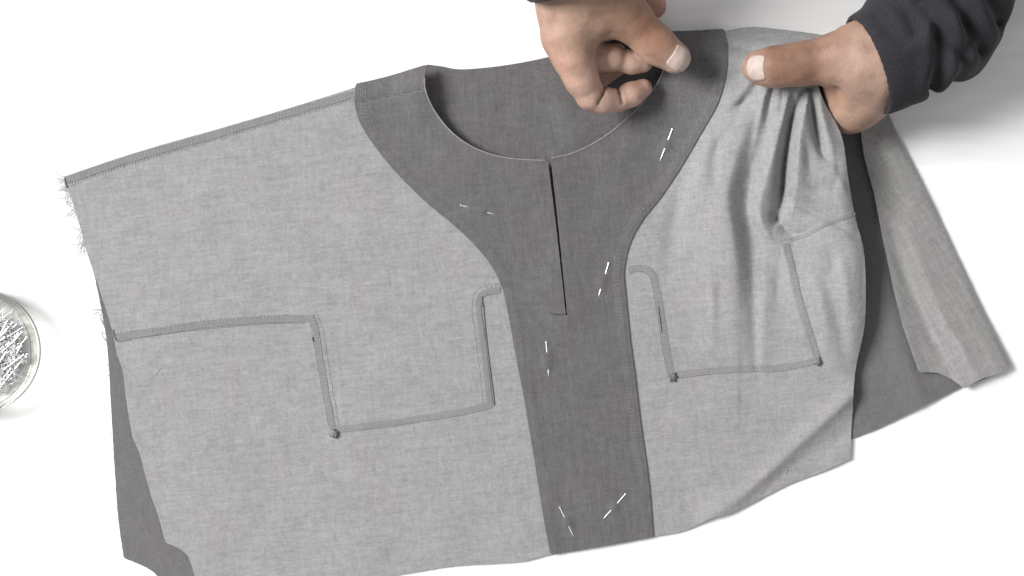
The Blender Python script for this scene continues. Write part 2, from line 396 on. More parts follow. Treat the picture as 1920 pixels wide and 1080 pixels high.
# back of the top, its dark face up
def hB(X, Y):
    X = np.asarray(X, float); Y = np.asarray(Y, float)
    z = .8 + .25 * n2(X / 120, Y / 120)
    r = sstep(1560, 1640, X)
    z = z + r * (.9 + .8 * n3(X / 55 + 4, Y / 260) + 1.2 * np.exp(-(poly_dist(X, Y, [(1640, 300), (1660, 560), (1730, 760)])[0] / 26) ** 2))
    return np.maximum(z, .55)
back_poly = np.vstack([
    curve([(160, 452), (182, 540), (200, 640), (208, 760), (215, 880), (222, 975), (232, 1045)], 5),
    curve([(236, 1048), (270, 1062), (296, 1082), (330, 1140)], 6), curve([(330, 1140), (560, 1100), (900, 1020)], 12), curve([(900, 1020), (1250, 925), (1560, 836)], 12)[1:],
    curve([(1597, 823), (1660, 797), (1740, 757), (1810, 722)], 6), curve([(1815, 724), (1893, 690)], 6),
    curve([(1891, 684), (1840, 580), (1760, 412), (1700, 290), (1650, 190)], 8), curve([(1640, 190), (1560, 150), (1500, 130)], 12),
    curve([(1500, 150), (1300, 150), (1000, 160), (760, 190), (500, 260), (240, 330)], 14)])
sheet('back_panel', back_poly, hB, M['back'], G, 9, [(1560, 150, 1900, 860, 6)], .45, .5)

# the far right edge of the back, folded over so its pale face shows
FOLD_EDGE = [(1655, 190), (1700, 288), (1760, 410), (1840, 578), (1896, 689)]
FLAP_IN = [(1612, 205), (1618, 280), (1640, 370), (1660, 470), (1690, 600), (1722, 694)]
def hFlap(X, Y):
    d, s, t = poly_dist(X, Y, catmull(FOLD_EDGE, 6)); d2, _, t2 = poly_dist(X, Y, catmull(FLAP_IN, 6))
    z = 2.9 + 3.0 * np.sqrt(np.clip(d / 24, 0, 1)) * .9
    z += .9 * n1(X / 70, Y / 170 + 5)
    z += fold_sum(X, Y, [([(1690, 400), (1752, 560), (1800, 650), (1830, 705)], 12, 20, (.3, 1.6, 2.0, 1.4)),
        ([(1665, 420), (1715, 560), (1775, 690), (1790, 715)], 14, 9, (-.4, -1.5, -1.8, -1.0)),
        ([(1680, 300), (1740, 420), (1810, 560), (1850, 640)], 16, 26, (-.3, -1.0, -1.2, -.3)),
        ([(1640, 260), (1665, 330), (1700, 420)], 14, 14, (-1.8, -1.4, .2))])
    z += 1.8 * np.exp(-(d2 / 14) ** 2)
    return np.maximum(z, 2.7)
flap_poly = np.vstack([curve(FLAP_IN, 5), curve([(1726, 698), (1755, 699), (1782, 710), (1806, 727)], 5), curve([(1811, 727), (1840, 711), (1868, 702), (1894, 691)], 5),
    curve(FOLD_EDGE[::-1], 6)[1:]])
sheet('folded_back_edge', flap_poly, hFlap, M['flap'], G, 6, (), .5, .4)['label'] = 'pale folded-over armhole edge of the back'

# dark inside of the back neck, seen through the neck opening
def hN(X, Y):
    z = 1.75 + .35 * n1(X / 60 + 2, Y / 200) + .9 * np.exp(-(poly_dist(X, Y, [(1034, 112), (1050, 180), (1075, 260)])[0] / 22) ** 2)
    z += 0
    z += 6 * np.exp(-((X - 1240) / 90) ** 2 - ((Y - 80) / 60) ** 2)
    return np.maximum(z, 1.45)
bn_poly = np.vstack([curve([(801, 121), (826, 124), (868, 130), (950, 122), (1028, 107), (1100, 88), (1180, 68), (1256, 57)], 5),
    curve([(1262, 64), (1255, 160), (1200, 240), (1130, 300), (1110, 480), (1100, 630)], 8), curve([(1000, 630), (990, 420), (940, 330), (850, 290), (790, 220), (786, 150)], 8)])
sheet('back_neck_facing', bn_poly, hN, M['dark'], G, 6, (), .5)

# front of the top, wrong side up
left_edge = curve([(371, 1110), (365, 1080), (356, 1052)], 5)
front_poly = np.vstack([
    curve([(119, 331), (250, 287), (400, 244), (540, 203), (668, 163)], 6), curve([(700, 156), (797, 126)], 6), NECK_L[2:-1] + [-3.0, 2.0],
    curve([(1025, 302), (1043, 440), (1060, 590)], 5), curve([(1065, 590), (1050, 440), (1035, 299)], 5), NECK_R[1:-2] + [3.0, 2.5],
    curve([(1258, 62), (1356, 57)], 6), curve([(1362, 58), (1390, 52), (1425, 51), (1490, 58), (1548, 66)], 5), curve([(1556, 72), (1560, 95), (1550, 125), (1532, 155)], 5),
    curve([(1533, 158), (1545, 190), (1578, 255), (1590, 330), (1602, 400), (1619, 468), (1623, 530), (1621, 610), (1604, 695), (1598, 780), (1594, 858)], 4),
    curve([(1592, 862), (1540, 885), (1480, 908), (1420, 938), (1370, 962), (1333, 972)], 4), curve([(1328, 974), (1280, 996), (1222, 1007), (1130, 1024), (1030, 1040), (970, 1054), (850, 1062), (760, 1076), (600, 1102), (380, 1130)], 6),
    left_edge, curve([(352, 1042), (335, 1028), (311, 1018)], 4), curve([(308, 1010), (296, 965), (285, 935), (272, 890), (262, 852), (250, 824)], 4), curve([(248, 818), (238, 760), (231, 702)], 4)[:-1],
    curve([(229, 690), (219, 664), (214, 636)], 4), curve([(213, 628), (200, 585), (183, 532), (166, 482), (150, 425), (133, 370)], 4)])
FINE = [(1340, 45, 1625, 480, 3.6), (1180, 480, 1625, 990, 5.0)]
sheet('front_panel', front_poly, hF, M['light'], G, 7.5, FINE, .5, .35)

# dark neck facing over it
FACE_OUT_L = [(666, 158), (667, 205), (688, 253), (738, 318), (800, 380), (860, 430), (908, 480), (938, 530), (953, 590), (964, 650), (983, 750), (1000, 850), (1018, 965), (1032, 1037)]
FACE_OUT_R = [(1225, 1006), (1216, 900), (1202, 800), (1190, 700), (1182, 640), (1174, 560), (1170, 510), (1180, 460), (1203, 415), (1240, 368), (1280, 308), (1320, 240), (1347, 190), (1361, 140), (1364, 95), (1358, 55)]
def hFace(X, Y):
    z = hF(X, Y) + 1.0
    fo, _, _ = poly_dist(X, Y, catmull(FACE_OUT_L, 4)); fr, _, _ = poly_dist(X, Y, catmull(FACE_OUT_R, 4))
    z += .22 * np.exp(-(np.minimum(np.abs(fo - 12), np.abs(fr - 12)) / 6) ** 2)
    z += .5 * np.exp(-(np.minimum(poly_dist(X, Y, NECK_L[::3])[0], poly_dist(X, Y, NECK_R[::3])[0]) / 5) ** 2)
    # shoulder seams, a shallow step
    for a, b in (((672, 192), (803, 163)), ((1296, 113), (1362, 110))):
        z -= .9 * np.exp(-(poly_dist(X, Y, [a, b])[0] / 3.0) ** 2)
    return z
face_poly = np.vstack([NECK_L[::-1], curve([(795, 122), (730, 142), (668, 157)], 5), curve(FACE_OUT_L, 5)[1:], curve([(1036, 1040), (1130, 1024), (1220, 1008)], 5)[:-1],
    curve(FACE_OUT_R, 5), curve([(1352, 54), (1300, 57), (1256, 58)], 5)[:-1], NECK_R[::-1], curve([(1033, 300), (1048.5, 440), (1063.5, 590)], 5), curve([(1061, 591), (1044.5, 440), (1027.5, 303)], 5)])
pf = []
for a, b, *_ in PINS.values(): pf.append((min(a[0], b[0]) - 8, min(a[1], b[1]) - 8, max(a[0], b[0]) + 8, max(a[1], b[1]) + 8, 2.6))
sheet('neck_facing', face_poly, hFace, M['dark'], G, 5.2, pf, .55, .35)
def hf1(x, y): return float(hFace(np.array([x], float), np.array([y], float))[0])

# seams: raised allowance bands, each with a run of overlock stitches
def normals(p):
    t = np.gradient(p, axis=0); t /= np.linalg.norm(t, axis=1)[:, None] + 1e-9; return np.stack([-t[:, 1], t[:, 0]], 1)
def band(runs, base, lift=.9):
    V, F = [], []
    for k, (pts, w, lo, hi) in enumerate(runs):
        p = curve(pts, 5); nr = normals(p); b = len(V); w = w * .84; us = (-.5, -.44, 0, .44, .5); zs = (-.04, .07 + lo * .12, .10 + (lo + hi) * .06, .07 + hi * .12, -.04)
        wob = 1 + .14 * n2(np.arange(len(p)) * .31, np.full(len(p), k * 3.7))
        for u, zz in zip(us, zs):
            q = p + nr * (u * w) * wob[:, None]; z = base(q[:, 0], q[:, 1]) + zz + .06 * k
            V += [P(a, c, d) for (a, c), d in zip(q, z)]
        n = len(p)
        for j in range(4):
            for i in range(n - 1): F.append((b + j * n + i, b + j * n + i + 1, b + (j + 1) * n + i + 1, b + (j + 1) * n + i))
        F.append((b, b + n, b + 2 * n, b + 3 * n, b + 4 * n)); F.append((b + n - 1, b + 5 * n - 1, b + 4 * n - 1, b + 3 * n - 1, b + 2 * n - 1))
    return V, F
def stitches(runs, base, r=.105, zadd=.27):
    """ladder of short thread bars: (points, offset from line, bar length, spacing, slant)"""
    V, F = [], []
    for pts, off, ln, sp, slant in runs:
        p = resample(catmull(pts, 10), sp); nr = normals(p); tg = np.stack([nr[:, 1], -nr[:, 0]], 1)
        c = p + nr * off; a = c - nr * ln / 2 + tg * slant + rng.normal(0, .5, c.shape); b = c + nr * ln / 2 + rng.normal(0, .5, c.shape)
        za = base(a[:, 0], a[:, 1]) + zadd; zb = base(b[:, 0], b[:, 1]) + zadd
        for i in range(len(p)):
            if rng.random() < .12: continue
            A = Vector(P(a[i, 0], a[i, 1], za[i] - .1)); B = Vector(P(b[i, 0], b[i, 1], zb[i] - .1))
            tube_geo([A, (A + B) / 2 + Vector((0, 0, .00012)), B], r / 1000, 4, True, V, F)
        # the two looper threads along the edges of the ladder
        for q, zz in ((a, za), (b, zb)):
            tube_geo([P(q[i, 0], q[i, 1], zz[i]) for i in range(len(p))], r / 1000 * .8, 4, True, V, F)
    return V, F
def thread_line(pts, base, r, zadd, V, F):
    p = curve(pts, 5); z = base(p[:, 0], p[:, 1]) + zadd
    tube_geo([P(a, b, c) for (a, b), c in zip(p, z)], r / 1000, 5, True, V, F)

def seam(name, runs, st, dark=(), base=hF, mat='seam', thread='thread'):
    V, F = band(runs, base); s = mesh_obj(name, V, F, M[mat], G, False)
    V, F = stitches([(r[0], 0, r[1] * .62, 6.5, 3.0) for r in runs] + st, base); o = mesh_obj('overlock_stitching', V, F, M[thread], s, False); o['kind'] = 'stuff'
    for pts, w, lo, hi in runs:
        p = curve(pts, 5); q = p + normals(p) * w * .44; V, F = [], []; thread_line(q[::3], base, .13, .06, V, F); mesh_obj('seam_line', V, F, M['thread_dark'], s)  # dark line paints the edge shade along one side of each band
    if dark:
        for d in dark:
            V, F = [], []; thread_line(d[0], base, d[1], d[2], V, F); mesh_obj('seam_line', V, F, M['thread_dark'], s)  # extra dark lines, among them the painted gap shadow
    return s

seam('shoulder_seam', [([(124, 338), (250, 296), (400, 253), (540, 212), (664, 176)], 17, .5, .9)],
     [([(126, 340), (250, 297), (400, 254), (540, 213), (664, 177)], 6, 7, 6, 2)])
# left pocket bag
A1 = [(216, 632), (290, 622), (350, 613), (430, 604), (500, 599), (584, 597)]
A2 = [(583, 592), (592, 622), (600, 670), (610, 730), (624, 806)]
A3 = [(628, 806), (700, 797), (780, 786), (860, 773), (922, 758)]
A4 = [(918, 756), (912, 700), (905, 640), (898, 590), (898, 560), (912, 548), (938, 544)]
seam('pocket_seam', [(A1, 15, .5, 1.0), (A2, 15, .5, 1.0), (A3, 15, .6, 1.0), (A4, 14, 1.4, .5)],
     [(A1, -4, 7, 7, 2), (A2, -9, 8, 8, 1), (A3, 3, 7, 7, 2), (A4, -9, 8, 8, 1)],
     [([(216, 638), (222, 640), (246, 637)], .25, .4), ([(906, 572), (910, 620), (917, 680), (923, 725), (927, 760)], .3, .35), ([(903, 556), (905, 575)], .4, .4), ([(585, 632), (587, 640)], .4, .5),  # the long steep line paints the shadow gap beside the raised allowance
      ([(250, 636), (350, 621), (500, 607), (570, 606)], .12, .2)])
# right pocket bag
B1 = [(1178, 507), (1196, 503), (1214, 506), (1226, 522), (1234, 560), (1242, 610), (1250, 660), (1259, 704)]
B2 = [(1262, 704), (1330, 696), (1400, 691), (1460, 690), (1534, 676)]
B3 = [(1534, 676), (1520, 632), (1500, 570), (1486, 510), (1474, 458)]
B4 = [(1480, 450), (1510, 440), (1550, 420), (1602, 402)]
seam('pocket_seam', [(B1, 15, .5, 1.0), (B2, 15, .6, 1.0), (B3, 15, .6, 1.0), (B4, 9, .2, .5)],
     [(B1, -2, 9, 7, 2), (B2, 3, 7, 7, 2), (B3, 3, 8, 7, 2), (B4, 0, 6, 8, 2)],
     [([(1234, 575), (1239, 612), (1240, 622)], .22, .6)])
# lumps of thread where the bags turn their corners
for (x, y, r) in ((627, 812, 9), (1262, 708, 9), (1533, 678, 8)):
    V, F = [], []
    for k in range(16):
        a = rng.uniform(0, 6.28); d = rng.uniform(0, r * .55); cx = x + d * math.cos(a); cy = y + d * math.sin(a); z = h1(cx, cy) + rng.uniform(.6, 1.5); b = rng.uniform(0, 3.14)
        tube_geo([P(cx - 6 * math.cos(b), cy - 6 * math.sin(b), z - .4), P(cx, cy, z + .3), P(cx + 6 * math.cos(b), cy + 6 * math.sin(b), z - .4)], .0005, 4, True, V, F)
    mesh_obj('corner_bar_tack', V, F, M['thread_dark' if r > 8.5 else 'seam'], G)
# overlocked edges of the facing
FR = FACE_OUT_R[1:-1]
V, F = stitches([(FR, -14, 9, 6.5, 1)], hFace, .11, .08); mesh_obj('facing_overlock', V, F, M['thread_facing'], G, False)['kind'] = 'stuff'
V, F = stitches([(FACE_OUT_L[:3], -14, 13, 8, 6)], hFace, .17, .15)
V2, F2 = stitches([(FACE_OUT_L[3:-1], -13, 4, 9, 2)], hFace, .08, .03); b = len(V); V += V2; F += [tuple(i + b for i in f) for f in F2]
mesh_obj('facing_overlock', V, F, M['thread_facing'], G, False)['kind'] = 'stuff'
# stitched end of the slit, seam lines across the facing shoulders, neck edge in a paler colour that paints its caught light
for nm, pl, r, za in (('slit_end_stitch', [(1029, 587), (1046, 590), (1063, 589)], .3, .05), ('seam_line', [(678, 191), (740, 178), (800, 164)], .18, .15), ('seam_line', [(1308, 112), (1358, 110)], .18, .15)):
    V, F = [], []; thread_line(pl, hFace, r, za, V, F); mesh_obj(nm, V, F, M['thread_black'], G)
for N in (NECK_L[6:], NECK_R[:-6]):
    V, F = [], []; z = hFace(N[:, 0], N[:, 1]) - .1; tube_geo([P(a, b2 + .8, c) for (a, b2), c in zip(N, z)], .00045, 6, True, V, F)
    mesh_obj('lit_neck_edge', V, F, M['thread_facing'], G)
# loose thread and fraying yarns
V, F = [], []
thread_line([(228, 686), (245, 700), (262, 711), (280, 711), (294, 700), (302, 690), (318, 690)], hF, .16, .12, V, F)
mesh_obj('loose_thread', V, F, M['thread'], G)
V, F = [], []
def fray(edge, n, lmin, lmax, base_dir, hfun):
    e = resample(np.array(edge, float), 1.0)
    for k in range(n):
        p = e[rng.integers(len(e))]; a = math.radians(base_dir + rng.normal(0, 28)); l = rng.uniform(lmin, lmax); cur = rng.normal(0, .6)
        q = [p + np.array([2.5, 0])]
        for s in range(5): q.append(q[-1] + np.array([math.cos(a), math.sin(a)]) * l / 5); a += cur * .35
        z0 = hfun(p[0], p[1]); tube_geo([P(c[0], c[1], max(.3, z0 - .3 - i * .25)) for i, c in enumerate(q)], .00015, 4, True, V, F)
fray([(117, 332), (124, 350)], 12, 10, 24, 165, h1); fray([(121, 345), (150, 425), (158, 470)], 40, 8, 24, 130, h1)
fray([(150, 440), (158, 468)], 5, 18, 32, 105, h1)
hb1 = lambda x, y: float(hB(np.array([x]), np.array([y]))[0]) + .4
fray([(184, 552), (203, 700), (214, 860), (224, 990)], 16, 3, 8, 190, hb1); fray([(186, 565), (198, 640)], 12, 8, 20, 215, hb1)
o = mesh_obj('fraying_yarn', V, F, M['fibre'], G, False); o['kind'] = 'stuff'
for pl, r in (([(121, 334), (123, 345), (126, 352)], .5), ([(212, 618), (214, 630), (218, 637)], .4)):
    V, F = [], []; thread_line(pl, hF, r, .2, V, F); mesh_obj('seam_end_thread', V, F, M['thread_dark'], G)
V, F = [], []; thread_line([(1473, 889), (1476, 880)], hF, .22, .3, V, F); mesh_obj('lint_thread', V, F, M['fibre'], G)

# ------------------------------------------------------------------ pins
def pin_mesh(length, r=.0005, mat='steel'):
    V, F = [], []
    tube_geo([(0, 0, 0), (length * .86, 0, 0), (length, 0, 0)], [r, r, r * .12], 8, True, V, F); b = len(V)
    me = bpy.data.meshes.new('sewing_pin'); 
    # flat nail-type head
    tube_geo([(-.0007, 0, 0), (-.0005, 0, 0), (0, 0, 0), (.0001, 0, 0)], [.0004, .0007, .0007, .0004], 8, True, V, F)
    me.from_pydata([tuple(v) for v in V], [], F); me.update(); me.materials.append(M[mat]); return me
PIN_LABEL = {'a': 'silver pin lying almost level in the facing left of the neck slit', 'b': 'silver pin in the facing below the right-hand thumb, highest pin on the garment',
 'c': 'silver pin in the facing right of the slit beside the right pocket', 'd': 'silver pin standing upright in the facing just below the slit end',
 'e': 'silver pin at the bottom of the facing, nearest the hem, leaning left', 'f': 'silver pin slanting up to the right near the bottom right of the facing'}
for k, (a, b, t0, t1) in PINS.items():
    # straight pin: runs over the cloth, under a raised tuck of it, and out again
    za = hf1(*a) + .18; zb = hf1(*b) + .18
    A = Vector(P(a[0], a[1], za)); B = Vector(P(b[0], b[1], zb))
    o = bpy.data.objects.new('sewing_pin', pin_mesh((B - A).length, .00036)); COL.objects.link(o)
    o.location = A; o.rotation_euler = (B - A).to_track_quat('X', 'Z').to_euler(); tag(o, PIN_LABEL[k], 'pin', 'pins holding the neck facing')

# ------------------------------------------------------------------ glass dish of pins
DC = Vector(P(-34, 657, 0)); R0 = .0386
D = empty('pin_dish', DC); tag(D, 'round clear glass dish heaped with pins at the left edge of the table', 'dish')
def lathe(name, prof, mat, parent, seg_n=72):
    V, F = [], []; n = len(prof)
    for i in range(seg_n):
        a = 2 * math.pi * i / seg_n
        for r, z in prof: V.append(DC + Vector((r * math.cos(a), r * math.sin(a), z)))
    for i in range(seg_n):
        for j in range(n - 1): F.append((i * n + j, ((i + 1) % seg_n) * n + j, ((i + 1) % seg_n) * n + j + 1, i * n + j + 1))
    return mesh_obj(name, V, F, mat, parent)
lathe('bowl', [(.0001, .0006), (R0 - .004, .0006), (R0 - .001, .0016), (R0, .005), (R0 - .0004, .0135), (R0 - .0015, .0146), (R0 - .003, .0135), (R0 - .0045, .008), (R0 - .008, .0042), (R0 - .012, .003), (.0001, .003)], M['glass'], D)
lathe('rim', [(R0 - .0001, .0125), (R0 + .0006, .0132), (R0 + .0006, .0146), (R0 - .0006, .0156), (R0 - .0026, .0152), (R0 - .0033, .0142), (R0 - .0026, .0132), (R0 - .0001, .0125)], M['rim_glass'], D)
dm = pin_mesh(.0255, .00036, 'pile_steel')
cnt = 0
while cnt < 190:
    a = rng.uniform(-1.45, 1.35); rr = math.sqrt(rng.random()) * .026; x = rr * math.cos(a) - .002; y = rr * math.sin(a) - .004; th = rng.uniform(0, 6.28)
    L2 = .0255; c = np.array([x, y]); e = np.array([math.cos(th), math.sin(th)]) * L2 / 2
    if max(np.hypot(*(c + e)), np.hypot(*(c - e))) > R0 - .0075: continue
    z = .0042 + .0055 * rng.random() * (1 - rr / .034); tilt = rng.normal(0, .06)
    o = bpy.data.objects.new('sewing_pin', dm); COL.objects.link(o)
    o.location = DC + Vector((c[0] - e[0], c[1] - e[1], z)); o.rotation_euler = (0, tilt, th)
    tag(o, 'silver pin in the heap inside the glass dish', 'pin', 'pins heaped in the glass dish'); cnt += 1

# ------------------------------------------------------------------ the person's hands and sleeves
PERSON = empty('person', P(1330, -250, 0))
tag(PERSON, 'person in charcoal sweatshirt reaching in from the top with both hands on the garment', 'person')
def W(p): return np.array(P(p[0], p[1], p[2]))
def chain(X, Y, Z, pts, k=.003):
    d = None
    for a, b in zip(pts[:-1], pts[1:]):
        s = seg(X, Y, Z, W(a), W(b), a[3] / 1000, b[3] / 1000); d = s if d is None else smin(d, s, k)
    return d
def crease(X, Y, Z, d, a, b, r, depth):
    """press a soft groove into the skin along a short line"""
    s = seg(X, Y, Z, W(a), W(b), 0, 0); return d + depth / 1000 * np.exp(-(s / (r / 1000)) ** 2)
BROWN = np.array((.225, .118, .076)); TAN = np.array((.385, .258, .200)); PALM = np.array((.53, .36, .295))

def build_hand(name, sdf, tone, lo, hi, h=.0010):
    lo = W(lo) ; hi = W(hi); l = np.minimum(lo, hi); u = np.maximum(lo, hi)
    v, f = surface_nets(sdf, l, u, h)
    o = mesh_obj(name, v, f, M['skin'], PERSON); me = o.data
    ca = me.color_attributes.new('tone', 'FLOAT_COLOR', 'POINT'); c = tone(v); ca.data.foreach_set('color', np.hstack([c, np.ones((len(c), 1))]).ravel())
    sm = o.modifiers.new('smooth', 'SMOOTH'); sm.factor = .5; sm.iterations = 2
    return o
def nail(parent, tip, root, nrm, width, proud, sdf):
    """curved nail plate: grid shrunk on to the finger surface, squared at the root, rounded at the free edge"""
    a = W(root); b = W(tip); ax = b - a; ln = np.linalg.norm(ax); ax /= ln; nrm = np.array(nrm, float); nrm -= ax * (nrm @ ax); nrm /= np.linalg.norm(nrm); sd = np.cross(ax, nrm)
    nu, nv = 17, 15; F = []; Q = []; E = []
    for i in range(nu):
        u = i / (nu - 1); w = width / 1000 * (.46 + .04 * math.sin(u * 3.14)) * (1 if u < .55 else math.sqrt(max(0, 1 - ((u - .55) / .45) ** 2.6)) * .93 + .07) * (1 if u > .12 else .86 + .14 * math.sqrt(u / .12))
        for j in range(nv):
            t = (j / (nv - 1) * 2 - 1); Q.append(a + ax * ln * u + sd * t * w + nrm * .02); E.append(max(abs(t) ** 6, 1 - min(1, u / .10)))
    Q = np.array(Q); E = np.array(E)
    for _ in range(26): Q = Q - nrm * (np.clip(sdf(Q[:, 0], Q[:, 1], Q[:, 2]), -.002, .02) * .8)[:, None]     # dropped on to the finger
    V = Q + nrm * (proud / 1000 * (1 - E * .9))[:, None]
    for i in range(nu - 1):
        for j in range(nv - 1): F.append((i * nv + j, i * nv + j + 1, (i + 1) * nv + j + 1, (i + 1) * nv + j))
    o = mesh_obj('nail', V, F, M['nail'], parent); md = o.modifiers.new('thickness', 'SOLIDIFY'); md.thickness = .0003; md.offset = 0
    return o

DROP = .015; SHIFT = (.0012, .0027)
HAND1_CREASES = [([(1133, 166, 46), (1128, 182, 46), (1119, 199, 46)], .9, 1.6), ([(1158, 165, 42), (1161, 180, 42), (1165, 198, 42)], .85, 1.8),
    ([(1142, 64, 66), (1122, 80, 68), (1108, 92, 70)], 1.6, 1.0), ([(1124, 88, 64), (1108, 100, 68), (1094, 110, 69)], 1.5, .9), ([(1117, 116, 62), (1104, 130, 65)], 1.4, .9)]
# --- the hand at the neckline (palm side facing right, index curled, thumb stretched out over the facing)
def hand1(X, Y, Z):
    X = X - SHIFT[0]; Y = Y - SHIFT[1]; Z = Z + DROP
    palm = chain(X, Y, Z, [(1070, -130, 66, 26), (1084, -40, 60, 24), (1076, 20, 54, 20.5), (1068, 68, 52, 15)], .010)
    palm = smin(palm, chain(X, Y, Z, [(1105, -25, 50, 22), (1084, 35, 42, 14), (1074, 80, 40, 11)], .008), .008)
    palm = smin(palm, chain(X, Y, Z, [(1150, -60, 38, 18), (1196, -22, 36, 13), (1228, 12, 32, 6.8)], .008), .008)
    thumb = chain(X, Y, Z, [(1118, -22, 61, 18), (1152, 10, 60, 15), (1184, 38, 58, 12.0), (1222, 76, 55, 10.3), (1236, 88, 55, 9.8), (1267, 109, 54, 9.0)], .005)
    d = smin(palm, thumb, .007)
    web = chain(X, Y, Z, [(1100, 25, 62, 13), (1122, 38, 61, 9), (1150, 42, 60, 7)], .006); d = smin(d, web, .006)
    index = chain(X, Y, Z, [(1062, 72, 56, 14.5), (1073, 108, 55, 11.8), (1088, 148, 52, 9.6), (1105, 180, 47, 8.7)], .005)
    mid = chain(X, Y, Z, [(1107, 182, 47, 8.8), (1128, 190, 44, 7.7), (1158, 190, 40, 7.2)], .003)
    dist = chain(X, Y, Z, [(1164, 188, 40, 7.1), (1184, 179, 38, 7.2), (1206, 167, 36, 5.7)], .003)
    index = smin(smin(index, mid, .002), dist, .0015)
    middle = smin(chain(X, Y, Z, [(1080, 86, 42, 11), (1114, 110, 42, 8.4), (1148, 109, 44, 8.5)], .004), chain(X, Y, Z, [(1162, 113, 42, 7.0), (1184, 118, 41, 6.8), (1206, 119, 40, 5.9)], .003), .0012)
    ring = chain(X, Y, Z, [(1078, 70, 32, 11), (1094, 152, 27, 9), (1124, 138, 24, 8.4), (1166, 118, 24, 7)], .003)
    little = chain(X, Y, Z, [(1090, 40, 28, 11), (1098, 122, 24, 8), (1124, 108, 22, 7.4), (1156, 100, 22, 6)], .003)
    r = smin(d, index, .007)
    for f in (middle, ring, little): r = smin(r, smin(d, f, .004), .0008)
    # flexion creases of the curled index, skin folds of the thumb web, knuckle lines
    for c, rr, dep in HAND1_CREASES[2:]:
        for a, b in zip(c[:-1], c[1:]): r = crease(X, Y, Z, r, a, b, rr, dep)
    for c, rr, dep in HAND1_CREASES[:2]:
        g = np.zeros(X.shape)
        for k, (a, b) in enumerate(zip(c[:-1], c[1:])):
            A = W(a); B = W(b); sd = seg(X, Y, Z * 0, (A[0], A[1], 0), (B[0], B[1], 0), 0, 0); g = np.maximum(g, np.exp(-(sd / (rr / 1000)) ** 2) * (1 - .35 * k))
        r = r + dep / 1000 * g * sstep(.034, .044, Z)
    r = crease(X, Y, Z, r, (1222, 60, 68), (1204, 92, 68), 1.4, .35); r = crease(X, Y, Z, r, (1228, 64, 67), (1211, 96, 67), 1.3, .35)
    r = crease(X, Y, Z, r, (1216, 56, 68), (1198, 86, 68), 1.3, .25)
    return r
def mixw(a, b, w): return a * (1 - w[:, None]) + b * w[:, None]
def tone1(v):
    v = v + [-SHIFT[0], -SHIFT[1], DROP]
    def near(p, r): return np.exp(-((np.linalg.norm(v - W(p), axis=1)) / r) ** 2)
    c = np.tile(TAN * 1.02, (len(v), 1))
    c = mixw(c, BROWN * 1.15, np.clip(near((1195, 45, 78), .026) * .7 + near((1230, 70, 66), .016) * .5, 0, 1))
    c = mixw(c, BROWN * 1.2, np.clip(near((1018, 40, 50), .016) + near((1026, 95, 50), .014) + near((1070, 175, 46), .010) * .7, 0, 1) * .6)
    inner = np.clip(near((1165, 188, 44), .017) + near((1195, 170, 40), .014) + near((1140, 180, 46), .012) + near((1160, 112, 36), .018) + near((1195, 118, 30), .014), 0, 1)
    c = mixw(c, PALM * 1.0, inner * .85); c = mixw(c, PALM, near((1112, 165, 56), .013) * .6)
    c = mixw(c, np.array((.50, .27, .22)), np.clip(near((1228, 12, 34), .013), 0, 1) * .8)
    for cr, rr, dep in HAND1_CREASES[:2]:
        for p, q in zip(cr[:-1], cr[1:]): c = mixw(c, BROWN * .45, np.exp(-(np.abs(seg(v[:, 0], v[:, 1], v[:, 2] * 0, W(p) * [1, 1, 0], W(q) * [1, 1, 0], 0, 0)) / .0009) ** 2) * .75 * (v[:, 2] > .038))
    c = mixw(c, PALM * 1.05, near((1266, 126, 52), .009) * .6)
    c = mixw(c, np.array((.46, .26, .20)), np.clip(near((1052, 118, 62), .012) * .45 + near((1205, 150, 42), .006) * .5, 0, 1))
    return c
H1 = build_hand('hand', hand1, tone1, (985, -150, 0), (1330, 245, 100), .0009); H1['label'] = 'hand with curled index finger and outstretched thumb at the neckline'
nail(H1, (1290, 124, 40), (1256, 100, 45), (-.02, .06, 1), 14.4, .2, hand1)

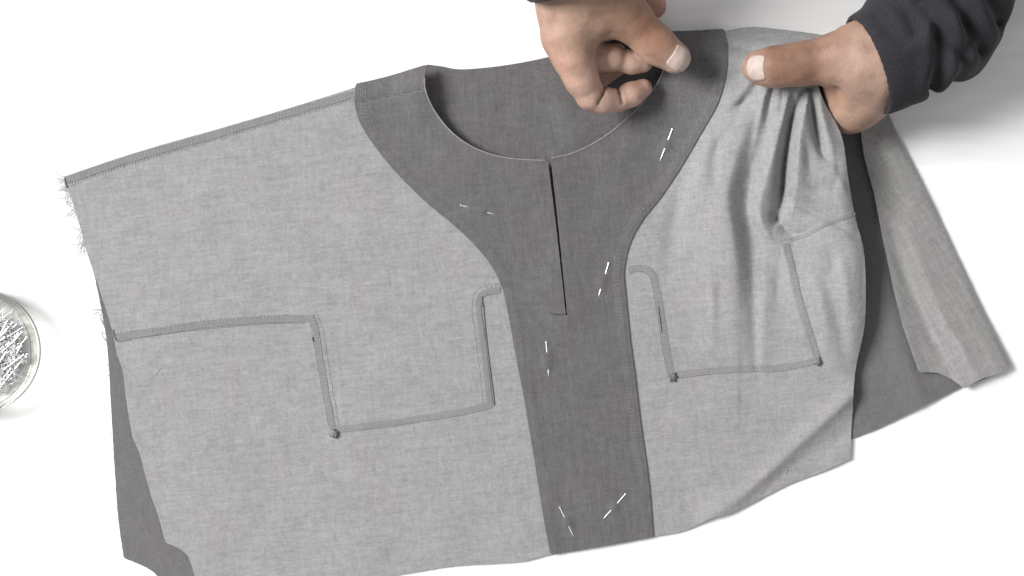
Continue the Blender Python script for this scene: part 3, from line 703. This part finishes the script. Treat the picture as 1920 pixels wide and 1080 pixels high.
# --- the hand pinching the shoulder: thumb on top, fingers beneath the cloth
def hand2(X, Y, Z):
    palm = chain(X, Y, Z, [(1730, 72, 46, 17), (1690, 92, 44, 23), (1630, 122, 38, 24), (1600, 170, 30, 17)], .012)
    palm = smin(palm, chain(X, Y, Z, [(1640, 162, 30, 17), (1606, 198, 24, 13), (1588, 210, 20, 12.5)], .008), .01)
    thumb = chain(X, Y, Z, [(1640, 112, 48, 20), (1600, 112, 50, 16.5), (1562, 112, 50, 13.6), (1500, 120, 48.5, 11.4), (1466, 124, 48, 10.0), (1445, 126, 47, 9.9), (1421, 126, 45, 8.9)], .006)
    d = smin(palm, thumb, .010)
    index = chain(X, Y, Z, [(1600, 200, 22, 13), (1550, 205, 16, 10), (1495, 190, 13, 9), (1440, 165, 12, 8)], .004)
    middle = chain(X, Y, Z, [(1610, 160, 20, 13), (1545, 150, 12, 10), (1480, 135, 11, 9), (1425, 125, 10, 7.5)], .004)
    ring = chain(X, Y, Z, [(1620, 130, 18, 13), (1560, 128, 12, 9), (1500, 124, 11, 8), (1455, 120, 10, 7)], .004)
    little = chain(X, Y, Z, [(1640, 90, 22, 12), (1588, 74, 22, 8), (1562, 92, 12, 7), (1520, 108, 9, 6)], .004)
    r = d
    for f in (index, middle, ring, little): r = smin(r, smin(d, f, .006), .001)
    r = crease(X, Y, Z, r, (1571, 160, 50), (1568, 205, 40), 3.2, 2.4); r = crease(X, Y, Z, r, (1552, 158, 44), (1562, 215, 34), 1.4, .9)
    r = crease(X, Y, Z, r, (1462, 98, 58), (1464, 150, 56), 1.4, .4); r = crease(X, Y, Z, r, (1454, 98, 58), (1456, 150, 56), 1.3, .35)
    r = crease(X, Y, Z, r, (1472, 98, 60), (1474, 150, 56), 1.3, .3); r = crease(X, Y, Z, r, (1540, 128, 64), (1600, 124, 70), 5, .9)
    r = crease(X, Y, Z, r, (1578, 68, 58), (1600, 62, 58), 2.0, 1.0)
    return r
def tone2(v):
    def near(p, r): return np.exp(-((np.linalg.norm(v - W(p), axis=1)) / r) ** 2)
    c = np.tile(TAN * 1.0, (len(v), 1))
    c = mixw(c, BROWN * .88, np.clip(near((1500, 100, 56), .020) + near((1460, 118, 58), .015) * .8 + near((1545, 90, 60), .018) * .9, 0, 1) * .85)
    c = mixw(c, np.array((.42, .25, .19)), near((1440, 150, 46), .010) * .6)
    c = mixw(c, PALM * .9, near((1590, 100, 66), .016) * .55 + near((1635, 165, 52), .02) * .3)
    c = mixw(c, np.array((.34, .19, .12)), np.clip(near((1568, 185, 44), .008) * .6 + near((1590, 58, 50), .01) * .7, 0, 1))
    return c
H2 = build_hand('hand', hand2, tone2, (1330, 0, 0), (1900, 300, 90)); H2['label'] = 'hand pinching the gathered shoulder with its thumb on top'
nail(H2, (1401, 127, 50), (1433, 126, 57), (-.05, .05, 1), 14.6, .2, hand2)

# --- sleeves: knit tubes with a turned cuff opening and bunched folds
def sleeve(name, axis, cuff_p, cuff_dir, folds, lo, hi, label, bulges=()):
    ax = [(a[0], a[1], a[2], a[3]) for a in axis]; cp = W(cuff_p); cd = np.array(cuff_dir, float); cd /= np.linalg.norm(cd)
    def f(X, Y, Z):
        d = chain(X, Y, Z, ax, .012)
        for b in bulges: d = smin(d, seg(X, Y, Z, W(b[0]), W(b[1]), b[2] / 1000, b[3] / 1000), .010)
        s = (X - cp[0]) * cd[0] + (Y - cp[1]) * cd[1] + (Z - cp[2]) * cd[2]
        for fo in folds:
            r, dep = fo[-2] / 1000, fo[-1] / 1000; best = None
            for p0, p1 in zip(fo[:-3], fo[1:-2]):
                A = W((p0[0], p0[1], 70)); B = W((p1[0], p1[1], 70)); q = seg(X, Y, Z * 0, (A[0], A[1], 0), (B[0], B[1], 0), 0, 0); best = q if best is None else np.minimum(best, q)
            up = sstep(.022, .045, Z)
            d = d + up * dep * (np.exp(-(best / r) ** 2) - .55 * np.exp(-((best - 2.3 * r) / (1.2 * r)) ** 2))
        d = d + .0006 * np.sin(s * 900 + 14 * X) * np.exp(-(s / .03) ** 2) * 0
        inner = chain(X, Y, Z, [(a[0], a[1], a[2], a[3] - 3.0) for a in ax], .012)
        d = smax(d, -s, .0015); hollow = np.maximum(inner, s - .010)
        return smax(d, -hollow, .002)
    l = W(lo); h = W(hi); v, fc = surface_nets(f, np.minimum(l, h), np.maximum(l, h), .0015)
    o = mesh_obj(name, v, fc, M['knit'], PERSON); o['label'] = label
    sm = o.modifiers.new('smooth', 'SMOOTH'); sm.factor = .5; sm.iterations = 5
    return o
sleeve('sleeve', [(1590, 138, 38, 29), (1655, 112, 42, 29), (1722, 66, 42, 29), (1752, 24, 42, 33.5), (1782, -50, 44, 36), (1910, -190, 52, 40), (2040, -380, 62, 42)],
       (1624, 128, 40), np.array(P(1781, 68, 40)) - np.array(P(1624, 128, 40)),
       [((1672, -40, 0), (1694, 10, 0), (1716, 62, 0), 3.5, 3.6), ((1722, 8, 0), (1760, 62, 0), (1800, 98, 0), 3.8, 4.6), ((1752, 70, 0), (1764, 108, 0), (1766, 150, 0), 3.6, 4.4),
        ((1776, -10, 0), (1808, 40, 0), (1846, 82, 0), 4.2, 4.8), ((1808, 40, 0), (1818, 90, 0), (1822, 150, 0), 3.4, 3.0), ((1830, -40, 0), (1850, 0, 0), (1885, 30, 0), 4.2, 4.0), ((1650, 30, 0), (1668, 60, 0), (1690, 80, 0), 3.0, 1.2)],
       (1560, -460, 0), (2200, 250, 175), 'rumpled charcoal sleeve of the arm on the right', [((1780, 60, 40), (1800, 106, 28), 20, 15), ((1805, 20, 42), (1812, 60, 34), 21, 17)])
sleeve('sleeve', [(1120, 30, 46, 31), (1094, -40, 50, 33), (1040, -170, 82, 37), (960, -380, 132, 42)], (1107, -76, 52), np.array(P(1009, -250, 80)) - np.array(P(1107, -76, 52)),
       [((990, -70, 0), (1050, -90, 0), (1110, -130, 0), 4, 3)], (700, -620, 0), (1300, 80, 200), 'charcoal sleeve cuff at the top edge above the neckline hand')
